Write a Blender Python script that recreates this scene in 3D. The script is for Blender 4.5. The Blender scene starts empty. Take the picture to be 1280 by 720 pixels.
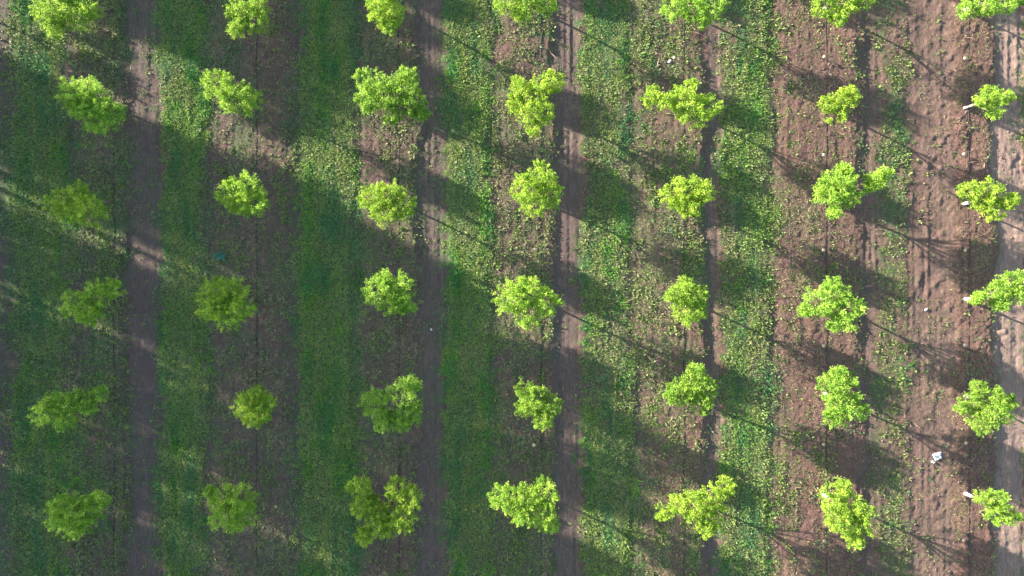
import bpy, math, random
import numpy as np
from mathutils import Vector, Matrix
R = math.radians
random.seed(7)
rng = np.random.default_rng(11)
scene = bpy.context.scene
C = scene.collection

# ------------------------------------------------------------------ camera, world, sun, exposure
H = 28.8                       # drone height above the orchard floor
PPM = 1280 / 43.2              # photo pixels per metre on the ground
cam_d = bpy.data.cameras.new('camera'); cam_d.lens = 24; cam_d.sensor_width = 36
cam_d.clip_start = 0.5; cam_d.clip_end = 2000
cam = bpy.data.objects.new('camera', cam_d); C.objects.link(cam)
cam.location = (0, 0, H); cam.rotation_euler = (0, 0, 0)
scene.camera = cam

ELEV, AZ = 13.2, 24.2          # sun height; direction the shadows run, degrees below the picture's +x
w = bpy.data.worlds.new('World'); scene.world = w; w.use_nodes = True
nt = w.node_tree
sky = nt.nodes.new('ShaderNodeTexSky'); sky.sky_type = 'NISHITA'; sky.sun_disc = False
sky.sun_elevation = R(ELEV); sky.sun_rotation = R(-(90 - AZ))
nt.links.new(sky.outputs[0], nt.nodes['Background'].inputs[0])
nt.nodes['Background'].inputs[1].default_value = 0.118
sd = bpy.data.lights.new('sun', 'SUN'); sd.energy = 5.0; sd.angle = R(0.55); sd.color = (1.0, 0.89, 0.82)
sun = bpy.data.objects.new('sun', sd); C.objects.link(sun)
ce, se = math.cos(R(ELEV)), math.sin(R(ELEV))
sundir = Vector((math.cos(R(AZ)) * ce, -math.sin(R(AZ)) * ce, -se))
sun.rotation_euler = sundir.to_track_quat('-Z', 'Y').to_euler()
sun.location = (-30, 14, 20)
scene.view_settings.view_transform = 'Standard'; scene.view_settings.look = 'None'
scene.view_settings.gamma = 1; scene.view_settings.use_curve_mapping = False
scene.view_settings.exposure = 2.28

# ------------------------------------------------------------------ helpers
def wpos(px, py, z=0.0):
    """photo pixel -> world point at height z"""
    k = (H - z) / H / PPM
    return ((px - 640) * k, (360 - py) * k)

def tag(o, label=None, cat=None, group=None, kind=None):
    if label: o['label'] = label
    if cat: o['category'] = cat
    if group: o['group'] = group
    if kind: o['kind'] = kind
    return o

def empty(name, loc, label, cat, group=None, rz=0):
    o = bpy.data.objects.new(name, None); C.objects.link(o)
    o.location = loc; o.rotation_euler = (0, 0, rz); o.empty_display_size = 0.2
    return tag(o, label, cat, group)

def mesh_np(name, verts, faces, mat, parent=None, colors=None, smooth=False):
    """verts (n,3), faces (m,k) -> one object; colors (m,3) per-face tint"""
    me = bpy.data.meshes.new(name)
    verts = np.asarray(verts, dtype=np.float32); faces = np.asarray(faces, dtype=np.int32)
    n, (m, k) = len(verts), faces.shape
    me.vertices.add(n); me.vertices.foreach_set('co', verts.ravel())
    me.loops.add(m * k); me.loops.foreach_set('vertex_index', faces.ravel())
    me.polygons.add(m)
    me.polygons.foreach_set('loop_start', np.arange(0, m * k, k, dtype=np.int32))
    me.polygons.foreach_set('loop_total', np.full(m, k, dtype=np.int32))
    if smooth: me.polygons.foreach_set('use_smooth', np.ones(m, dtype=bool))
    me.update(calc_edges=True); me.validate()
    if colors is not None:
        a = me.attributes.new('tint', 'FLOAT_COLOR', 'FACE')
        a.data.foreach_set('color', np.c_[colors, np.ones(m)].astype(np.float32).ravel())
    me.materials.append(mat)
    o = bpy.data.objects.new(name, me); C.objects.link(o)
    if parent: o.parent = parent
    return o

class MB:
    def __init__(s): s.v, s.f = [], []
    def tube(s, pts, rad, n=8, cap=True):
        pts = [Vector(p) for p in pts]; b = len(s.v)
        for i, p in enumerate(pts):
            d = (pts[min(i + 1, len(pts) - 1)] - pts[max(i - 1, 0)]).normalized()
            a = d.orthogonal().normalized(); c = d.cross(a)
            if i and (a.dot(la) < 0.9):                      # keep the frame from twisting
                a = (la - d * la.dot(d)).normalized(); c = d.cross(a)
            la = a
            for j in range(n):
                t = 2 * math.pi * j / n
                s.v.append(p + (a * math.cos(t) + c * math.sin(t)) * rad[i])
        for i in range(len(pts) - 1):
            for j in range(n):
                s.f.append((b + i * n + j, b + i * n + (j + 1) % n, b + (i + 1) * n + (j + 1) % n, b + (i + 1) * n + j))
        if cap:
            s.f.append(tuple(b + j for j in reversed(range(n))))
            e = b + (len(pts) - 1) * n
            s.f.append(tuple(e + j for j in range(n)))
    def build(s, name, mat, parent=None, smooth=True):
        me = bpy.data.meshes.new(name); me.from_pydata([tuple(v) for v in s.v], [], s.f); me.update()
        if smooth: me.polygons.foreach_set('use_smooth', np.ones(len(me.polygons), dtype=bool))
        me.materials.append(mat)
        o = bpy.data.objects.new(name, me); C.objects.link(o)
        if parent: o.parent = parent
        return o

_lat = {}
def vnoise(x, y, s, seed):
    """smooth value noise, cell size s (a float or (sx, sy)), in -1..1"""
    sx, sy = s if isinstance(s, tuple) else (s, s)
    if seed not in _lat: _lat[seed] = np.random.default_rng(seed).uniform(-1, 1, (512, 512))
    L = _lat[seed]
    u, v = x / sx + 1000.37, y / sy + 1000.71
    i, j = np.floor(u).astype(int), np.floor(v).astype(int)
    a, b = u - i, v - j
    a = a * a * (3 - 2 * a); b = b * b * (3 - 2 * b)
    i0, i1, j0, j1 = i % 512, (i + 1) % 512, j % 512, (j + 1) % 512
    return (L[i0, j0] * (1 - a) + L[i1, j0] * a) * (1 - b) + (L[i0, j1] * (1 - a) + L[i1, j1] * a) * b

def fbm(x, y, s, seed, o=4, g=0.5):
    t = 0; k = 1; n = 0
    for q in range(o):
        ss = (s[0] / 2 ** q, s[1] / 2 ** q) if isinstance(s, tuple) else s / 2 ** q
        t = t + k * vnoise(x, y, ss, seed + q * 17); n += k; k *= g
    return t / n

# ------------------------------------------------------------------ materials
def new_mat(name, rough=0.9):
    m = bpy.data.materials.new(name); m.use_nodes = True
    b = m.node_tree.nodes['Principled BSDF']; b.inputs['Roughness'].default_value = rough
    b.inputs['Specular IOR Level'].default_value = 0.2
    return m, m.node_tree, b

def nnoise(t, scale, detail=4, rough=0.6, vec=None, mapscale=None):
    n = t.nodes.new('ShaderNodeTexNoise'); n.inputs['Scale'].default_value = scale
    n.inputs['Detail'].default_value = detail; n.inputs['Roughness'].default_value = rough
    tc = t.nodes.new('ShaderNodeTexCoord')
    if mapscale:
        mp = t.nodes.new('ShaderNodeMapping'); mp.inputs['Scale'].default_value = mapscale
        t.links.new(tc.outputs['Object'], mp.inputs[0]); t.links.new(mp.outputs[0], n.inputs['Vector'])
    else:
        t.links.new(tc.outputs['Object'], n.inputs['Vector'])
    return n.outputs['Fac']

def mixc(t, f, a, b, mode='MIX'):
    m = t.nodes.new('ShaderNodeMix'); m.data_type = 'RGBA'; m.blend_type = mode
    for sock, val in ((m.inputs[0], f), (m.inputs[6], a), (m.inputs[7], b)):
        if isinstance(val, bpy.types.NodeSocket): t.links.new(val, sock)
        elif isinstance(val, (int, float)): sock.default_value = val
        else: sock.default_value = (*val, 1)
    return m.outputs[2]

def ramp(t, f, lo, hi):
    r = t.nodes.new('ShaderNodeMapRange'); r.inputs[1].default_value = lo; r.inputs[2].default_value = hi
    t.links.new(f, r.inputs[0]); return r.outputs[0]

def attr(t, name, out='Fac'):
    a = t.nodes.new('ShaderNodeAttribute'); a.attribute_name = name; return a.outputs[out]

def leaf_mat(name, trans=0.35, tcol=1.25):
    m, t, b = new_mat(name, 0.55)
    c = attr(t, 'tint', 'Color')
    t.links.new(c, b.inputs['Base Color'])
    tr = t.nodes.new('ShaderNodeBsdfTranslucent')
    tc = mixc(t, 1.0, c, (tcol, tcol, 0.75 * tcol), 'MULTIPLY'); t.links.new(tc, tr.inputs[0])
    mx = t.nodes.new('ShaderNodeMixShader'); mx.inputs[0].default_value = trans
    t.links.new(b.outputs[0], mx.inputs[1]); t.links.new(tr.outputs[0], mx.inputs[2])
    t.links.new(mx.outputs[0], t.nodes['Material Output'].inputs[0])
    return m
M = {}
M['leaf'] = leaf_mat('orchard_leaves', 0.40)
M['weed'] = leaf_mat('weed_leaves', 0.25, 1.0)
M['straw'] = leaf_mat('dry_stalks', 0.10, 1.0)

m, t, b = new_mat('bark'); M['bark'] = m
t.links.new(mixc(t, nnoise(t, 25), (0.10, 0.075, 0.055), (0.24, 0.19, 0.15)), b.inputs['Base Color'])
m, t, b = new_mat('white_wrap', 0.6); M['white'] = m
t.links.new(mixc(t, ramp(t, nnoise(t, 9), .45, .7), (0.80, 0.79, 0.77), (0.58, 0.54, 0.48)), b.inputs['Base Color'])
m, t, b = new_mat('cream_paint', 0.7); M['cream'] = m
t.links.new(mixc(t, ramp(t, nnoise(t, 14), .4, .7), (0.66, 0.58, 0.50), (0.42, 0.30, 0.22)), b.inputs['Base Color'])
m, t, b = new_mat('black_hose', 0.5); M['hose'] = m
t.links.new(mixc(t, ramp(t, nnoise(t, 3), .45, .7), (0.018, 0.017, 0.018), (0.10, 0.08, 0.07)), b.inputs['Base Color'])
m, t, b = new_mat('tan_plastic', 0.6); M['tan'] = m
t.links.new(mixc(t, nnoise(t, 20), (0.50, 0.42, 0.28), (0.34, 0.27, 0.18)), b.inputs['Base Color'])
m, t, b = new_mat('stone'); M['stone'] = m
t.links.new(mixc(t, nnoise(t, 15), (0.42, 0.37, 0.33), (0.62, 0.57, 0.52)), b.inputs['Base Color'])
m, t, b = new_mat('clod'); M['clod'] = m
t.links.new(mixc(t, nnoise(t, 6), (0.13, 0.092, 0.072), (0.25, 0.185, 0.15)), b.inputs['Base Color'])

# ------------------------------------------------------------------ orchard floor: bands across the picture
ROWX = [140 + 177.5 * i for i in range(7)]
ROWY = [13, 134, 253, 373, 493, 616]
def fold(u):
    u = np.where(u < 0, u % 177.5, u)
    return np.where(u > 1280, 1280 - 177.5 + (u - 1280) % 177.5, u)
K_WEED = [(0,.6),(20,.9),(90,.95),(155,.8),(160,.6),(167,.15),(190,.2),(203,.9),(262,.7),(300,.45),(372,.7),(440,.9),(470,.55),(520,.55),(526,.10),(556,.15),(562,.9),(620,.95),(690,.75),(698,.10),(722,.15),(728,.9),(800,.95),(878,.85),(884,.2),(898,.9),(965,.8),(985,.40),(1072,.32),(1080,.12),(1095,.4),(1104,.95),(1130,.85),(1142,.12),(1190,.10),(1240,.12),(1280,.08)]
K_GREEN = [(0,.45),(14,.4),(22,.8),(72,1),(84,.7),(96,.45),(150,.38),(158,.35),(166,.08),(192,.10),(204,.95),(250,1),(258,.5),(272,.25),(360,.2),(372,.5),(380,1),(438,1),(448,.6),(462,.25),(512,.22),(522,.2),(529,.05),(550,.12),(562,1),(606,1),(618,.5),(632,.4),(688,.34),(697,.04),(722,.08),(730,1),(782,1),(792,.55),(830,.4),(876,.45),(882,.08),(895,.08),(901,.9),(955,1),(966,.5),(978,.16),(1070,.10),(1092,.08),(1102,.55),(1128,.55),(1140,.06),(1280,.03)]
K_TRACK = [(0,.8),(12,.7),(20,0),(160,0),(167,1),(194,1),(204,0),(366,0),(370,.5),(377,0),(520,0),(529,1),(548,1),(560,0),(690,0),(696,1),(722,1),(728,0),(878,0),(882,1),(895,1),(898,0),(1072,0),(1080,.8),(1092,.8),(1100,.1),(1130,.1),(1138,.75),(1185,.6),(1194,0),(1240,0),(1247,1),(1280,1)]
K_DEB = [(0,0),(90,.2),(150,.3),(158,0),(280,.2),(360,.25),(372,0),(465,.2),(520,.25),(526,0),(632,.55),(688,.55),(696,0),(800,.6),(876,.5),(882,0),(965,.3),(980,1),(1072,.85),(1080,.2),(1140,.25),(1190,.6),(1200,1),(1238,1),(1246,.1),(1280,0)]
# height in cm: beds are raised, wheel tracks sunk
K_H = [(0,0),(20,3),(85,4),(110,8),(152,10),(162,0),(200,-1),(208,3),(252,5),(260,1),(278,6),(355,10),(372,0),(378,2),(438,5),(446,1),(462,7),(517,11),(527,-1),(556,-2),(564,3),(609,5),(617,1),(638,8),(688,11),(697,-1),(720,-2),(729,3),(782,6),(790,1),(814,8),(874,11),(883,-1),(894,-1),(900,3),(955,6),(964,1),(984,8),(1068,13),(1080,-1),(1095,0),(1102,2),(1132,1),(1140,0),(1185,2),(1200,10),(1236,13),(1247,-2),(1270,-1),(1280,0)]
K_GREEN = [(a, v * (1 if a < 620 else .80)) for a, v in K_GREEN]
K_TRACK = [(a, v * (.8 if a < 620 else 1)) for a, v in K_TRACK]
def band(K, u): return np.interp(u, [k[0] for k in K], [k[1] for k in K])
def ux(x, y):
    """photo-space x of a floor point, with the edges of the bands wandering a little"""
    return fold(x * PPM + 640 + 4.5 * fbm(x, y, (1.5, 3.0), 5, 3) + 4.5 * vnoise(x, y, (.9, 1.6), 7) + 3.2 * vnoise(x, y, .45, 9) + 2.2 * vnoise(x, y, .17, 13))
def us(x, y):
    """the same with ragged edges, for what grows"""
    return fold(x * PPM + 640 + 10 * fbm(x, y, (1.2, 1.8), 15, 3) + 9 * vnoise(x, y, .30, 19) + 6 * vnoise(x, y, .11, 23))
def masks(x, y):
    u = ux(x, y)
    lush = band(K_GREEN, us(x, y))
    patch = fbm(x, y, (1.2, 2.4), 21, 4) * .9 + fbm(x, y, .35, 31, 2) * .5
    green = np.clip(lush + patch * (0.35 + .5 * (1 - abs(2 * lush - 1))), 0, 1) * np.clip(lush * 8, 0, 1)
    # more bare soil to the right, as in the photograph
    track = np.clip(band(K_TRACK, u) + .25 * fbm(x, y, (.5, 1.0), 33, 3) * (band(K_TRACK, u) > .02), 0, 1)
    deb = np.clip(band(K_DEB, u) * (1 + fbm(x, y, (1.0, 1.6), 41, 3) * .9), 0, 1)
    return u, green, track, deb
def height(x, y):
    u = ux(x, y)
    h = band(K_H, u) * .01 * (.85 + .55 * fbm(x, y, (3.0, 1.1), 47, 3))
    tr = band(K_TRACK, u)
    lush = band(K_GREEN, u)
    h = h + .030 * fbm(x, y, 1.3, 51, 3)
    rough = .034 * fbm(x, y, (.50, .60), 61, 4, .8) + .020 * np.abs(vnoise(x, y, .10, 71)) + .03 * np.clip(vnoise(x, y, .22, 73) - .35, 0, 1)
    rough = rough * (1 + .15 * np.clip((x * PPM + 640 - 950) / 100, 0, 1))
    h = h + rough * (1 - .5 * tr) * (1 - .2 * lush)
    # worn wheel marks: ridges running along the track and chopped tread prints
    h = h + tr * (.020 * vnoise(x, y, (.13, 4.5), 81) + .009 * vnoise(x, y, (.24, .13), 83) * (.5 + vnoise(x, y, (.6, 2.0), 87)))
    h = h + .016 * vnoise(x, y, (.14, 2.6), 85) * (1 - tr) * .8
    # clods along the pale track at the right
    right = np.clip((x * PPM + 640 - 1110) / 60, 0, 1)
    h = h + right * .04 * np.clip(fbm(x, y, .32, 91, 2) - .12, 0, 1) * 2
    return h

def axis(lo, hi, step, far):
    a = list(np.arange(lo, hi + step / 2, step)); s = step; q = []
    p = a[-1]
    while p < far: s *= 1.28; p += s; q.append(p)
    n = []; p = a[0]; s = step
    while p > -far: s *= 1.28; p -= s; n.append(p)
    return np.array(n[::-1] + a + q)
gx = axis(-24.0, 24.0, .042, 400); gy = axis(-14.0, 14.0, .042, 400)
X, Y = np.meshgrid(gx, gy)
Z = height(X, Y)
inner = np.clip((60 - np.maximum(abs(X), abs(Y))) / 30, 0, 1)
Z = Z * inner
nx, ny = len(gx), len(gy)
idx = np.arange(nx * ny).reshape(ny, nx)
F = np.stack([idx[:-1, :-1], idx[:-1, 1:], idx[1:, 1:], idx[1:, :-1]], -1).reshape(-1, 4)
u_, g_, t_, d_ = masks(X, Y)

m, t, b = new_mat('orchard_soil', 0.95); M['soil'] = m
big = nnoise(t, 0.7, 5, .6); mid = nnoise(t, 5, 6, .65); fine = nnoise(t, 28, 6, .75)
streak = nnoise(t, 3.0, 6, .7, mapscale=(6, .6, 1)); chips = nnoise(t, 16, 5, .8, mapscale=(1.6, .7, 1))
soil = mixc(t, ramp(t, mid, .35, .65), (0.085, 0.058, 0.046), (0.225, 0.158, 0.125))
soil = mixc(t, ramp(t, big, .35, .68), soil, (0.165, 0.108, 0.084))
trk = mixc(t, ramp(t, streak, .35, .65), (0.105, 0.080, 0.068), (0.205, 0.158, 0.132))
deb = mixc(t, ramp(t, chips, .35, .66), (0.055, 0.035, 0.029), (0.26, 0.172, 0.140))
grn = mixc(t, ramp(t, mid, .3, .7), (0.040, 0.100, 0.038), (0.095, 0.140, 0.055))
c = mixc(t, attr(t, 'track'), soil, trk)
c = mixc(t, attr(t, 'debris'), c, deb)
pale = t.nodes.new('ShaderNodeMath'); pale.operation = 'MULTIPLY'
t.links.new(attr(t, 'right'), pale.inputs[0]); t.links.new(attr(t, 'track'), pale.inputs[1])
c = mixc(t, pale.outputs[0], c, mixc(t, ramp(t, streak, .35, .65), (0.20, 0.152, 0.125), (0.33, 0.262, 0.22)))
c = mixc(t, attr(t, 'dry'), mixc(t, 1, c, (.74, .73, .74), 'MULTIPLY'), mixc(t, 1, c, (.90, .83, .79), 'MULTIPLY'))  # windbreak shade on the left is deepened in the soil colour
gm = t.nodes.new('ShaderNodeMath'); gm.operation = 'MULTIPLY'; gm.inputs[1].default_value = .85
t.links.new(attr(t, 'green'), gm.inputs[0])
c = mixc(t, gm.outputs[0], c, grn)
c = mixc(t, ramp(t, fine, .25, .75), mixc(t, 1, c, (.50, .48, .48), 'MULTIPLY'), mixc(t, 1, c, (1.42, 1.40, 1.38), 'MULTIPLY'))
t.links.new(c, b.inputs['Base Color'])
bp = t.nodes.new('ShaderNodeBump'); bp.inputs['Strength'].default_value = .85; bp.inputs['Distance'].default_value = .04
ad = t.nodes.new('ShaderNodeMath'); ad.operation = 'ADD'; t.links.new(fine, ad.inputs[0]); t.links.new(chips, ad.inputs[1])
t.links.new(ad.outputs[0], bp.inputs['Height']); t.links.new(bp.outputs[0], b.inputs['Normal'])

ground = mesh_np('ground', np.stack([X, Y, Z], -1).reshape(-1, 3), F, M['soil'], smooth=True)
for nm, arr in (('green', g_), ('track', t_), ('debris', d_), ('dry', np.clip((X * PPM + 640 - 590) / 300, 0, 1)), ('right', np.clip((X * PPM + 640 - 1150) / 90, 0, 1))):  # 'dry' is zero where shade is painted into the left soil, rising rightwards
    a = ground.data.attributes.new(nm, 'FLOAT', 'POINT'); a.data.foreach_set('value', arr.astype(np.float32).ravel())
tag(ground, 'orchard floor of brown soil with grassy strips and bare wheel tracks', 'ground', kind='structure')

def hz(x, y): return height(np.asarray(x, float), np.asarray(y, float))

# ------------------------------------------------------------------ leaves in bulk
def leaf_quads(pos, dirs, up, length, width):
    """bent kite-shaped leaves: pos (n,3) base, dirs (n,3) unit, up (n,3) unit"""
    side = np.cross(dirs, up); side /= np.linalg.norm(side, axis=1)[:, None] + 1e-9
    nrm = np.cross(side, dirs)
    L, W = length[:, None], width[:, None]
    a = pos; bq = pos + dirs * L * .5 + side * W * .5 + nrm * L * .07
    c_ = pos + dirs * L - nrm * L * .10; d = pos + dirs * L * .5 - side * W * .5 + nrm * L * .07
    V = np.stack([a, bq, c_, d], 1).reshape(-1, 3)
    return V, np.arange(len(V)).reshape(-1, 4)

def unit(v): return v / (np.linalg.norm(v, axis=1)[:, None] + 1e-9)

def scatter(n, dens, x0=-23.2, x1=23.2, y0=-13.2, y1=13.2):
    x = rng.uniform(x0, x1, n); y = rng.uniform(y0, y1, n)
    keep = rng.uniform(0, 1, n) < dens(x, y)
    return x[keep], y[keep]

def tufts(name, x, y, per, length, rise, width, cols, mat, spread=.03, seedc=0, size=None, jit=.25, mix=.35):
    n = len(x)
    sz = rng.uniform(.6, 1.3, n) if size is None else size
    xi = np.repeat(x, per); yi = np.repeat(y, per); s = np.repeat(sz, per)
    N = len(xi)
    xi = xi + rng.normal(0, spread, N) * s; yi = yi + rng.normal(0, spread, N) * s
    th = rng.uniform(0, 2 * math.pi, N)
    el = rng.uniform(rise[0], rise[1], N)
    d = np.stack([np.cos(th) * np.cos(el), np.sin(th) * np.cos(el), np.sin(el)], 1)
    z = hz(xi, yi) - .004
    up = unit(np.stack([rng.normal(0, .25, N), rng.normal(0, .25, N), np.ones(N)], 1))
    L = rng.uniform(*length, N) * s; W = rng.uniform(*width, N) * s
    V, Fq = leaf_quads(np.stack([xi, yi, z], 1), d, up, L, W)
    pal = np.array(cols); k = len(pal)
    pn = (fbm(x, y, (.7, 2.2), 301 + seedc, 3) * .8 + .5).clip(0, 1) * (1 - mix) + rng.uniform(0, mix, n)    # patches of one colour
    q = np.clip(pn * (k - 1), 0, k - 1.001); i = q.astype(int); f = (q - i)[:, None]
    base = pal[i] * (1 - f) + pal[i + 1] * f
    col = np.repeat(base, per, 0) * rng.uniform(1 - jit, 1 + jit, N)[:, None]
    return mesh_np(name, V, Fq, mat, colors=col)

# lush grass between the rows
def d_grass(x, y):
    u, g, tr, de = masks(x, y)
    return np.clip((g - .2) * 1.5, 0.12, 1) * np.clip(band(K_GREEN, us(x, y)) * 1.1 - .1, 0.17, 1) * (1 - .9 * tr)
gxs, gys = scatter(380000, d_grass)
rf = np.clip((gxs * PPM + 640 - 350) / 800, 0, 1)
o = tufts('grass', gxs, gys, 4, (.05, .13), (R(15), R(70)), (.012, .026),
          [(.060, .22, .060), (.085, .27, .060), (.15, .33, .045), (.22, .34, .065), (.27, .33, .10), (.19, .31, .08), (.10, .26, .085), (.060, .21, .070)], M['weed'], spread=.04, mix=.14, jit=.15,
          size=rng.uniform(.5, 1.25, len(gxs)) * (.85 + .35 * (fbm(gxs, gys, .9, 77, 3) + .4)))
tag(o, 'green grass and clover growing in strips between the tree rows', 'grass', kind='stuff')

# broad-leaved weeds: in the strips and scattered over the beds
def d_weed(x, y):
    u, g, tr, de = masks(x, y)
    cl = np.clip(fbm(x, y, (.5, .9), 111, 4, .65) * 2.8 + .15, 0, 1)
    left = np.clip(1 - (x * PPM + 640 - 250) / 700, 0, 1)
    return np.clip(band(K_WEED, us(x, y)) * (.04 + .14 * left + .90 * cl) * (1 - .6 * tr), 0, 1)
wx, wy = scatter(330000, d_weed)
o = tufts('weeds', wx, wy, 6, (.04, .10), (R(8), R(60)), (.022, .05),
          [(.07, .16, .045), (.14, .21, .05), (.18, .26, .065), (.22, .25, .10), (.19, .17, .09), (.10, .22, .08), (.16, .25, .10)], M['weed'], spread=.035, seedc=3, size=rng.uniform(.45, 1.15, len(wx)) ** 1.3 * rng.choice([.7, .85, 1, 1.5], len(wx)))
tag(o, 'low broad-leaved weeds scattered over the strips and beds', 'weeds', kind='stuff')

# dry grass stalks on the beds
def d_dry(x, y):
    u, g, tr, de = masks(x, y)
    cl = np.clip(fbm(x, y, (.8, 1.1), 131, 3) * 2.2 + .2, 0, 1)
    bed = np.clip(band(K_DEB, us(x, y)) * 2.5 + .1, 0, 1)
    return bed * cl * (1 - tr) * .9
dx, dy = scatter(110000, d_dry)
o = tufts('dry_grass', dx, dy, 5, (.05, .15), (R(2), R(40)), (.008, .016),
          [(.16, .11, .07), (.30, .23, .14), (.27, .25, .11), (.38, .31, .19)], M['straw'], spread=.05, seedc=5)
tag(o, 'dry straw-coloured grass stalks lying on the tree beds', 'dry grass', kind='stuff')

# prunings and bark litter on the right-hand beds
def d_lit(x, y):
    u, g, tr, de = masks(x, y)
    return np.clip(de * 1.4 - .35, 0, 1) * np.clip(fbm(x, y, .9, 151, 3) * 2 + .6, 0.1, 1)
lx, ly = scatter(42000, d_lit)
o = tufts('wood_chips', lx, ly, 3, (.05, .26), (R(-2), R(25)), (.008, .020),
          [(.09, .058, .048), (.19, .115, .09), (.30, .20, .155), (.16, .10, .08), (.42, .33, .27)], M['straw'], spread=.05, seedc=7, jit=.4, size=rng.choice([.5, .8, 1.0, 2.0], len(lx), p=[.35, .35, .24, .06]))
tag(o, 'reddish brown wood chips and twigs strewn along the tree beds', 'wood chips', kind='stuff')

# clods of soil
def d_clod(x, y):
    u, g, tr, de = masks(x, y)
    rt = np.clip((x * PPM + 640 - 950) / 250, .12, 1)
    return rt * (1 - .8 * g) * np.clip(fbm(x, y, .7, 171, 3) * 2 + .4, 0.05, 1) * .6
cx, cy = scatter(40000, d_clod)
ico = np.array([(1,0,0),(-1,0,0),(0,1,0),(0,-1,0),(0,0,.8),(0,0,-.8)], float)
icof = np.array([(0,2,4),(2,1,4),(1,3,4),(3,0,4),(2,0,5),(1,2,5),(3,1,5),(0,3,5)])
n = len(cx); s = (rng.pareto(3.2, n) * .014 + .012).clip(0, .06)
V = ico[None] * s[:, None, None] * rng.uniform(.6, 1.35, (n, 6, 1)) 
th = rng.uniform(0, 6.28, n); ct, st = np.cos(th)[:, None], np.sin(th)[:, None]
V = np.stack([V[..., 0] * ct - V[..., 1] * st, V[..., 0] * st + V[..., 1] * ct, V[..., 2] * .8], -1)
V += np.stack([cx, cy, hz(cx, cy) + s * .3], 1)[:, None]
Fc = (icof[None] + 6 * np.arange(n)[:, None, None]).reshape(-1, 3)
o = mesh_np('soil_clods', V.reshape(-1, 3), Fc, M['clod'])
tag(o, 'crumbly clods of dry soil lying over the bare ground', 'soil clods', kind='stuff')

# ------------------------------------------------------------------ the orchard trees
# crown lobes as (photo x, photo y, radius in photo pixels), one list per tree: rows left to right, top to bottom
T = [
 [[(70,15,22),(95,18,22),(112,12,14),(68,36,11),(85,-8,16)],
  [(95,118,19),(118,122,22),(125,148,21),(140,140,15),(105,135,16)],
  [(80,258,18),(113,264,22),(100,240,11),(96,262,15)],
  [(101,382,19),(125,370,18),(115,392,14),(142,360,12)],
  [(58,514,15),(68,502,11),(86,505,18),(84,525,12),(104,498,13),(126,492,9),(112,508,9)],
  [(90,640,24),(112,635,20),(98,655,16),(125,625,11),(80,632,14)]],
 [[(300,15,14),(320,25,17),(295,35,11),(325,8,12)],
  [(274,108,18),(293,122,21),(311,127,16)],
  [(290,243,16),(308,235,18),(318,252,18),(303,257,14)],
  [(271,368,20),(290,367,20),(286,390,21),(267,385,17),(302,382,16)],
  [(313,505,18),(330,505,18),(321,518,15),(322,498,13)],
  [(281,622,15),(302,622,16),(285,645,19),(303,643,16),(264,613,5)]],
 [[(480,5,18),(490,18,16),(475,22,12),(488,34,9)],
  [(462,105,18),(480,118,22),(505,112,20),(516,130,16),(461,128,15),(511,95,11),(490,143,12),(527,141,9)],
  [(468,250,18),(490,245,17),(501,258,18),(482,267,16)],
  [(474,365,18),(500,360,19),(490,377,16),(481,348,10),(506,376,15)],
  [(470,503,18),(505,494,20),(514,515,14),(480,524,14),(500,527,12),(516,480,10)],
  [(450,608,14),(454,632,13),(497,611,14),(513,622,15),(505,646,17),(472,655,16),(456,668,11),(488,655,12),(480,640,14),(466,630,10)]],
 [[(635,2,18),(660,6,19),(682,6,13),(650,20,8)],
  [(650,112,15),(668,118,19),(690,105,14),(660,140,17),(682,143,12),(645,130,11),(668,160,9)],
  [(655,236,18),(675,222,18),(688,244,15),(666,254,17)],
  [(639,374,20),(663,368,20),(684,378,17),(660,392,17),(650,360,12)],
  [(656,488,12),(670,499,19),(686,507,15),(678,523,12),(656,510,11)],
  [(630,622,17),(655,622,16),(681,614,17),(676,640,19),(688,655,9),(650,642,12)]],
 [[(843,8,17),(868,8,17),(890,8,17),(878,29,8)],
  [(814,122,12),(832,127,11),(855,125,17),(866,140,19),(886,135,14),(862,110,9)],
  [(842,240,16),(862,237,18),(878,240,14),(862,258,14),(846,255,10)],
  [(845,370,14),(865,368,16),(858,388,18),(871,387,12),(855,355,9)],
  [(848,490,15),(865,480,18),(880,484,14),(875,504,13),(868,464,10),(838,494,8)],
  [(828,640,8),(848,632,13),(868,630,19),(889,622,18),(884,645,16),(906,607,11),(881,660,10)]],
 [[(1030,5,15),(1055,0,17),(1075,0,14),(1047,24,9)],
  [(1035,132,11),(1052,128,14),(1062,120,10),(1045,144,10)],
  [(1040,235,19),(1054,225,14),(1031,242,13),(1063,246,12),(1043,266,8),(1052,212,7),(1092,226,11),(1103,218,9),(1085,232,8)],
  [(1021,377,18),(1042,369,17),(1059,385,17),(1041,401,11),(1056,402,12),(1040,355,9),(1006,388,7)],
  [(1038,485,17),(1052,478,15),(1052,503,20),(1042,521,13),(1071,512,12),(1048,466,8)],
  [(1040,620,16),(1060,630,19),(1044,645,17),(1066,655,20),(1077,640,13),(1066,672,11),(1052,608,9)]],
 [[(1207,12,11),(1230,8,14),(1252,3,14),(1270,-2,10)],
  [(1222,126,7),(1235,115,8),(1247,124,9),(1259,120,6),(1241,141,8),(1232,127,7)],
  [(1212,240,12),(1233,238,14),(1240,261,14),(1260,252,9),(1228,254,11)],
  [(1247,364,13),(1262,353,17),(1272,370,14),(1248,379,9),(1219,374,5),(1224,370,4)],
  [(1213,505,14),(1234,495,14),(1240,514,18),(1224,526,14),(1257,505,11),(1222,483,7),(1200,508,7)],
  [(1228,622,9),(1245,625,13),(1246,641,13),(1262,645,9)]],
]
ORD = ['first', 'second', 'third', 'fourth', 'fifth', 'bottom']
ROWN = ['leftmost row', 'second row from left', 'third row from left', 'middle row', 'third row from right',
        'second row from right', 'rightmost row']
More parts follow.
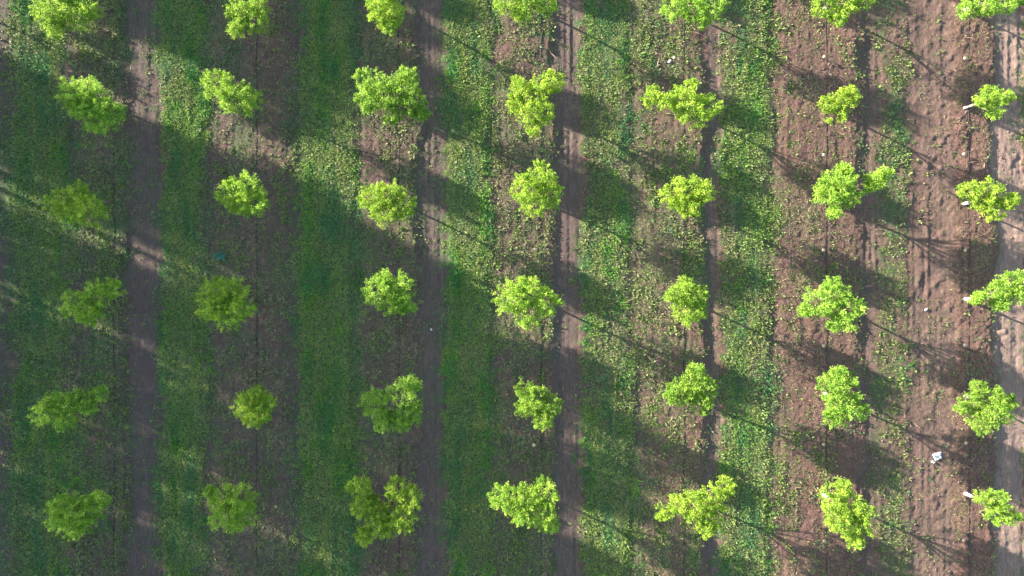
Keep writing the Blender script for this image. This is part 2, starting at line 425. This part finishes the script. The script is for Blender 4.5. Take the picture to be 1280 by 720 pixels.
LOOK = [
 ['yellow-green tree cut by the top edge, at the head of the', 'tree lit at its upper left and dark below,', 'two-lobed half-lit tree with a dark right side,',
  'dull dark green tree in full shade,', 'wide ragged tree with one bright lobe in the middle,', 'rounded yellow-green tree with a feathery outline,'],
 ['small open-crowned tree touching the top edge, in the', 'bright tree with a crown slanting down to the right,', 'small rounded tree with a dark left flank,',
  'dense round dark green tree,', 'smallest ball-shaped tree, yellow on top,', 'squarish dark green tree with a twig poking out left,'],
 ['narrow bright tree cut by the top edge, in the', 'widest tree, its left half brighter than its right,', 'bright rounded tree in a streak of sunlight,',
  'compact round tree with lit leaf tips,', 'tree with a bright tuft on its right lobe,', 'large dim C-shaped tree with gapped crown,'],
 ['bright wide tree cut by the top edge, in the', 'loose open tree thinning out towards its lower side,', 'bright pointed-top tree beside the bare track,',
  'very bright broad round tree beside the track,', 'small dim green tree tapering to its lower tip,', 'bright two-lobed tree beside the shaded track,'],
 ['broad tree cut by the top edge, in the', 'tree with a long arm reaching out to the left,', 'even rounded bright green tree,',
  'small upright oval bright tree,', 'tree with a knob on top and a slanting crown,', 'large spreading tree with a spike pointing left,'],
 ['spreading tree cut by the top edge, in the', 'small tree with a white wrap showing on its left,', 'tree whose crown is split into two separate masses,',
  'large lumpy tree with a short left spur,', 'tall irregular tree leaning to the right,', 'large bulky egg-shaped tree,'],
 ['low flat tree cut by the top edge, in the', 'thin sparse tree with a bare cream trunk showing,', 'open star-shaped tree with forked lobes,',
  'tree touching the right edge with a small sprig beside it,', 'broad jagged tree beside the pale track,', 'small compact tree with a bright white wrap,'],
]
GREEN = np.array([(.085, .21, .028), (.21, .36, .040), (.32, .47, .060), (.45, .58, .10)])

def crown_mesh(name, lobes, base, rnd, root, zc=1.85, dens=1.0, tintf=1.0):
    P_, D_, S_ = [], [], []
    allc = []
    for (lx_, ly_, r_) in lobes:
        zc_ = zc + rnd.uniform(-.14, .14)
        wx_, wy_ = wpos(lx_, ly_, zc_); r = 1.06 * r_ / PPM * (H - zc_) / H
        c0 = np.array([wx_ - base[0], wy_ - base[1], zc_ - base[2]])
        allc.append((c0, r))
        nclu = int((30 + 290 * r * r) * dens)
        v = rnd.normal(0, 1, (nclu, 3)); v /= np.linalg.norm(v, axis=1)[:, None]
        rr = rnd.uniform(.25, 1.0, nclu) ** .55
        bump = 1 + .18 * np.sin(v[:, 0] * 5 + rnd.uniform(0, 6)) * np.sin(v[:, 1] * 5 + rnd.uniform(0, 6)) + rnd.normal(0, .07, nclu)
        rz = max(.85 * r, .24) + .15
        pc = c0 + v * (rr * bump)[:, None] * np.array([r * .93, r * .93, rz])
        hole = np.sin(pc[:, 0] * 9 + lx_) + np.sin(pc[:, 1] * 9 + ly_) + np.sin(pc[:, 2] * 8 + lx_) + rnd.normal(0, .5, nclu)
        ok = (hole > -1.15) & ((v[:, 2] > -.35) | (rnd.uniform(0, 1, nclu) < .30))
        pc, v = pc[ok], v[ok]; nclu = len(pc)
        out = unit(v + np.array([0, 0, .35]))
        P_.append(pc); D_.append(out); S_.append(np.full(nclu, 1.0))
        # shoots sticking out of the outline
        ns = int(4 + 14 * r)
        th = rnd.uniform(0, 2 * math.pi, ns); up = rnd.uniform(.0, 1.1, ns)
        dv = unit(np.stack([np.cos(th), np.sin(th), up], 1))
        for q in range(3):
            P_.append(c0 + dv * np.array([r, r, rz]) * (.88 + .12 * q + 0 * r)); D_.append(dv); S_.append(np.full(ns, .75 - .12 * q))
    P_ = np.concatenate(P_); D_ = np.concatenate(D_); S_ = np.concatenate(S_)
    per = 25
    n = len(P_); N = n * per
    pi = np.repeat(P_, per, 0); di = np.repeat(D_, per, 0); si = np.repeat(S_, per)
    pos = pi + rnd.normal(0, .052, (N, 3)) * si[:, None]
    d = unit(di * .7 + rnd.normal(0, .75, (N, 3)))
    up = unit(np.array([-.25, .1, .9]) + rnd.normal(0, .55, (N, 3)))
    V, Fq = leaf_quads(pos, d, up, rnd.uniform(.045, .085, N) * (.6 + .4 * si), rnd.uniform(.025, .042, N))
    cc = rnd.uniform(0, 1, n) * .7; cc = np.clip(np.repeat(cc, per) + rnd.uniform(0, .3, N), 0, .999) * 3
    i = cc.astype(int); f = (cc - i)[:, None]
    col = (GREEN[i] * (1 - f) + GREEN[i + 1] * f) * rnd.uniform(.8, 1.15, N)[:, None] * tintf
    o = mesh_np(name, V, Fq, M['leaf'], root, colors=col)
    return o, allc

def make_tree(col, row, lobes, label, group, cream=False):
    rnd = np.random.default_rng(1000 + col * 37 + row)
    bx_, by_ = wpos(ROWX[col] + rnd.uniform(-2, 2), ROWY[row] + rnd.uniform(-2, 2))
    bz = float(hz(bx_, by_)) - .03
    root = empty('fruit_tree', (bx_, by_, bz), label, 'tree', group)
    k_ = rnd.uniform(-1, 1); tint = np.array([1 + .09 * k_, 1 + .02 * k_, 1 - .1 * k_]) * rnd.uniform(.92, 1.12)
    if cream:
        o, lc = crown_mesh('crown', lobes, (bx_, by_, bz), rnd, root, 1.85, .75, tint)
    else:
        o, lc = crown_mesh('crown', lobes, (bx_, by_, bz), rnd, root, 1.85, 1.0, tint)
    cen = sum((Vector(c_) * r_ for c_, r_ in lc), Vector()) / sum(r_ for _, r_ in lc)
    mb = MB()
    top = Vector((cen.x * .35, cen.y * .35, .95))
    mb.tube([(0, 0, -.05), (cen.x * .08 + .01, cen.y * .08, .35), (cen.x * .2, cen.y * .2, .7), top], [.055, .045, .04, .036], 10)
    for c_, r_ in lc:
        c_ = Vector(c_)
        mid_ = top.lerp(c_, .5) + Vector((rnd.uniform(-.05, .05), rnd.uniform(-.05, .05), -.08))
        start = top.lerp(Vector((0, 0, .7)), rnd.uniform(0, .5))
        mb.tube([start, mid_, c_, c_ + Vector((0, 0, r_ * .5))], [.028, .019, .011, .004], 6)
        for q in range(5):
            e = c_ + Vector((rnd.uniform(-1, 1) * r_ * .8, rnd.uniform(-1, 1) * r_ * .8, rnd.uniform(-.2, .6) * r_))
            mb.tube([mid_.lerp(c_, .4 + .1 * q), mid_.lerp(e, .6), e], [.011, .007, .003], 5)
    tr = mb.build('trunk', M['bark'], root)
    if col < 5: return root
    wb = MB(); hgt = .62 if cream else .38
    k = cen * .16
    wb.tube([(0, 0, -.02), (k.x * .4 + .005, k.y * .4, hgt * .5), (k.x, k.y, hgt)], [.072, .066, .064] if not cream else [.06, .052, .046], 14, cap=False)
    wb.tube([(k.x, k.y, hgt - .004), (k.x, k.y, hgt)], [.064, .050] if not cream else [.046, .04], 14, cap=False)
    wb.build('trunk_wrap', M['cream'] if cream else M['white'], tr)
    return root

trees = {}
for c_i in range(7):
    for r_i in range(6):
        look = LOOK[c_i][r_i]
        if r_i == 0: lab = look + ' ' + ROWN[c_i]
        else: lab = look + ' ' + ORD[r_i] + ' in ' + ROWN[c_i]
        wd = lab.split()
        if len(wd) > 16: print('LONG', len(wd), lab)
        trees[(c_i, r_i)] = make_tree(c_i, r_i, T[c_i][r_i], lab, 'young trees planted in straight rows', cream=(c_i, r_i) == (6, 1))

def copy_tree(o, parent=None):
    c = o.copy(); C.objects.link(c); c.parent = parent
    for ch in o.children: copy_tree(ch, c)
    return c
# the orchard goes on just beyond the picture
for c_i in range(-1, 8):
    for r_i in range(-1, 7):
        if 0 <= c_i < 7 and 0 <= r_i < 6: continue
        sc, sr = min(max(c_i, 0), 6), min(max(r_i, 0), 5)
        src = trees[((sc + 3 + r_i) % 4 + 2 if c_i in (-1, 7) else (sc + 2) % 6, (sr + 2 + c_i) % 4 + 1)]
        px, py = 140 + 177.5 * c_i, 13 + 120.6 * r_i
        x_, y_ = wpos(px, py)
        o = copy_tree(src)
        o.location = (x_, y_, float(hz(x_, y_)) - .03); o.rotation_euler = (0, 0, random.uniform(0, 6.28)); o.scale = [.78 if c_i == -1 else 1] * 3
        side = 'above the top edge' if r_i == -1 else 'below the bottom edge' if r_i == 6 else 'beyond the left edge' if c_i == -1 else 'beyond the right edge'
        tag(o, 'young orchard tree standing just ' + side + ' of the picture', 'tree', 'young trees standing ' + side)

# ------------------------------------------------------------------ windbreak of tall trees far out on the left: it throws the long shade
XW = -450                                   # photo-space x of the windbreak line on the ground
SL = .456
def wb_tree(cc, width, tip, gaps=()):
    """cc: where its shadow line crosses photo x=0; width in photo px; tip: photo x where its shadow ends"""
    x_, y_ = wpos(XW, cc + SL * XW)
    hgt = (tip - XW) / PPM / math.cos(R(AZ)) * math.tan(R(ELEV))
    rnd = np.random.default_rng(int(cc * 10) + 5000)
    root = empty('windbreak_tree', (x_, y_, 0), 'tall dark windbreak tree standing far beyond the left edge of the picture', 'tree', 'windbreak trees left of the orchard')
    n = int(1550 * (width / 60) ** 1.0); per = 7
    z = rnd.uniform(.4, hgt, n)
    for g0, g1 in gaps:                     # foliage left out at set heights, shaped to let sun onto chosen spots
        k_ = math.tan(R(ELEV)) / math.cos(R(AZ)) / PPM
        z = z[(z < (g0 - XW) * k_) | (z > (g1 - XW) * k_)]
    n = len(z); th = rnd.uniform(0, 6.28, n)
    prof = np.clip((hgt - z) / 1.3, 0, 1) ** .5 * np.clip(.72 + z / 4, 0, 1)
    rad = width / PPM / 2 * prof * rnd.uniform(.0, 1.0, n) ** .5 * (1 + .10 * np.sin(z * 3 + th * 2))
    pc = np.stack([np.cos(th) * rad, np.sin(th) * rad, z], 1)
    N = n * per
    pos = np.repeat(pc, per, 0) + rnd.normal(0, .12, (N, 3))
    V, Fq = leaf_quads(pos, unit(rnd.normal(0, 1, (N, 3))), unit(rnd.normal(0, 1, (N, 3))), rnd.uniform(.14, .26, N), rnd.uniform(.08, .13, N))
    mesh_np('crown', V, Fq, M['leaf'], root, colors=np.array([(.04, .07, .025)]) * rnd.uniform(.7, 1.3, (N, 1)))
    mb = MB(); mb.tube([(0, 0, -.1), (0, 0, hgt * .5), (0, 0, hgt * .93)], [.16, .11, .03], 10)
    for q in range(10):
        zz = 1 + q * hgt * .08; a = rnd.uniform(0, 6.28); L_ = width / PPM / 2 * .8
        mb.tube([(0, 0, zz), (math.cos(a) * L_, math.sin(a) * L_, zz + .5)], [.05, .015], 6)
    mb.build('trunk', M['bark'], root)
# (centre, width, shadow tip); the gaps between them let the sun streaks through
WB = [(-440,66,570),(-390,66,540),(-340,66,560),(-290,66,545),(-240,66,565),(-190,64,540),(-140,64,560),(-95,60,520),(-56,50,430),(-30,20,150),
      (96,48,540),(130,50,610),(160,40,720),(188,46,850),(219,16,840,((235,340),)),(239,28,840,((-420,265),(690,790))),
      (282,58,840),(324,56,700),(361,20,790,((-420,285),(450,620))),
      (400,62,790),(434,44,800),(469,28,800,((235,370),)),(491,18,800),(507,18,860,((225,430),)),
      (550,66,900),(594,26,860,((255,405),)),(610,16,860),(646,62,900),(694,66,930),(742,66,900),(790,66,900)]
for a_ in WB: wb_tree(*a_)


# ------------------------------------------------------------------ irrigation hoses and sprinklers
for i, X0 in enumerate(ROWX):
    mb = MB(); pts = []
    yy = np.arange(13.6, -13.7, -.12)
    x_ = (X0 + 4 - 640) / PPM + .03 * fbm(yy * 0 + i * 7.0, yy, 1.4, 401, 3) * 2
    z_ = hz(x_, yy); z_ = np.convolve(np.pad(z_, 2, 'edge'), np.ones(5) / 5, 'valid') + .010
    mb.tube(list(zip(x_, yy, z_)), [.011] * len(yy), 6)
    o = mb.build('irrigation_hose', M['hose'])
    tag(o, 'thin black irrigation hose running down the ' + ROWN[i], 'hose', 'irrigation hoses along the tree rows')

def sprinkler(c_i, k, dx=0):
    px = ROWX[c_i] + dx; py = (ROWY[k] + ROWY[k + 1]) / 2 + random.uniform(-2, 2) if k < 5 else 675
    x_, y_ = wpos(px, py, .2)
    pl = ('just below the last tree' if k == 5 else 'between %s and %s trees' % (ORD[k], ORD[k + 1]))
    root = empty('micro_sprinkler', (x_, y_, float(hz(x_, y_))), 'tan sprinkler head %s of %s' % (pl, ROWN[c_i]), 'sprinkler', 'sprinkler heads along the tree rows')
    a = MB(); a.tube([(0, 0, -.05), (0, 0, .2)], [.008, .008], 8); a.build('stake', M['hose'], root)
    h_ = MB(); h_.tube([(0, 0, .17), (0, 0, .18), (0, 0, .205), (0, 0, .22), (0, 0, .232)], [.02, .062, .07, .052, .015], 16); h_.build('sprinkler_head', M['tan'], root)
for k in range(6): sprinkler(6, k, -1)
for k in range(6): sprinkler(5, k, 1)
sprinkler(4, 0, -8); sprinkler(3, 2, -4); sprinkler(3, 4, -5)

# ------------------------------------------------------------------ single things on the ground
def crumpled(px, py, w_, h_, rz, label, name='paper_sheet', seed=1, cat='litter'):
    x_, y_ = wpos(px, py); n = 13
    rnd = np.random.default_rng(seed)
    U, V_ = np.meshgrid(np.linspace(-.5, .5, n), np.linspace(-.5, .5, n))
    zz = .05 + .07 * fbm(U * 2, V_ * 2, .45, 500 + seed, 2) + .03 * abs(U)
    Xs = U * w_ * (1 + .18 * V_) + .015 * rnd.normal(0, 1, U.shape); Ys = V_ * h_ + .012 * rnd.normal(0, 1, U.shape)
    vt = np.stack([Xs, Ys, zz], -1).reshape(-1, 3); vb = vt - np.array([0, 0, .006])
    id_ = np.arange(n * n).reshape(n, n)
    f1 = np.stack([id_[:-1, :-1], id_[:-1, 1:], id_[1:, 1:], id_[1:, :-1]], -1).reshape(-1, 4)
    f2 = f1[:, ::-1] + n * n
    ring = list(id_[0]) + list(id_[1:, -1]) + list(id_[-1, -2::-1]) + list(id_[-2:0:-1, 0])
    f3 = np.array([(ring[k], ring[k - 1], ring[k - 1] + n * n, ring[k] + n * n) for k in range(len(ring))])
    o = mesh_np(name, np.concatenate([vt, vb]), np.concatenate([f1, f2, f3]), M['white'], smooth=False)
    o.location = (x_, y_, float(hz(x_, y_))); o.rotation_euler = (0, 0, rz)
    tag(o, label, cat); return o
crumpled(1171, 570, .34, .28, R(20), 'crumpled white sheet lying on bare soil left of the rightmost row', seed=1)
crumpled(1165, 577, .13, .08, R(-40), 'torn scrap beside the crumpled white sheet on the soil', name='paper_scrap', seed=2)

def stone(px, py, r, label, seed):
    x_, y_ = wpos(px, py); rnd = random.Random(seed)
    import bmesh
    bm = bmesh.new(); bmesh.ops.create_icosphere(bm, subdivisions=2, radius=r)
    for v in bm.verts:
        k = 1 + rnd.uniform(-.14, .14); v.co = Vector((v.co.x * k * 1.3, v.co.y * k * .85, v.co.z * k * .6))
    me = bpy.data.meshes.new('stone'); bm.to_mesh(me); bm.free(); me.materials.append(M['stone'])
    o = bpy.data.objects.new('stone', me); C.objects.link(o)
    o.location = (x_, y_, float(hz(x_, y_)) + r * .25); o.rotation_euler = (0, 0, rnd.uniform(0, 6))
    tag(o, label, 'stone')
stone(1157, 387, .065, 'pale stone on bare soil left of the tree touching the right edge', 1)
stone(539, 412, .05, 'tiny white stone on the shaded track beside the third row from the left', 2)
stone(836, 78, .07, 'pale stone below the broad tree at the top of the third row from the right', 3)

# blue-green fan-leaved weed, below the small rounded tree of the second row
x_, y_ = wpos(278, 320)
n = 46; rnd = np.random.default_rng(9)
th = rnd.uniform(R(-30), R(210), n); el = rnd.uniform(R(10), R(55), n)
d = np.stack([np.cos(th) * np.cos(el), np.sin(th) * np.cos(el), np.sin(el)], 1)
pos = np.stack([rnd.normal(0, .05, n), rnd.normal(-.04, .04, n), np.full(n, -.01)], 1)
V, Fq = leaf_quads(pos, d, np.tile([0, 0, 1.0], (n, 1)), rnd.uniform(.22, .36, n), rnd.uniform(.035, .06, n))
o = mesh_np('weed_plant', V, Fq, M['weed'], colors=np.array([(.07, .20, .14)]) * rnd.uniform(.7, 1.3, (n, 1)))
o.location = (x_, y_, float(hz(x_, y_)))
tag(o, 'blue-green fan-leaved plant on shaded soil below the third tree of the second row', 'plant')
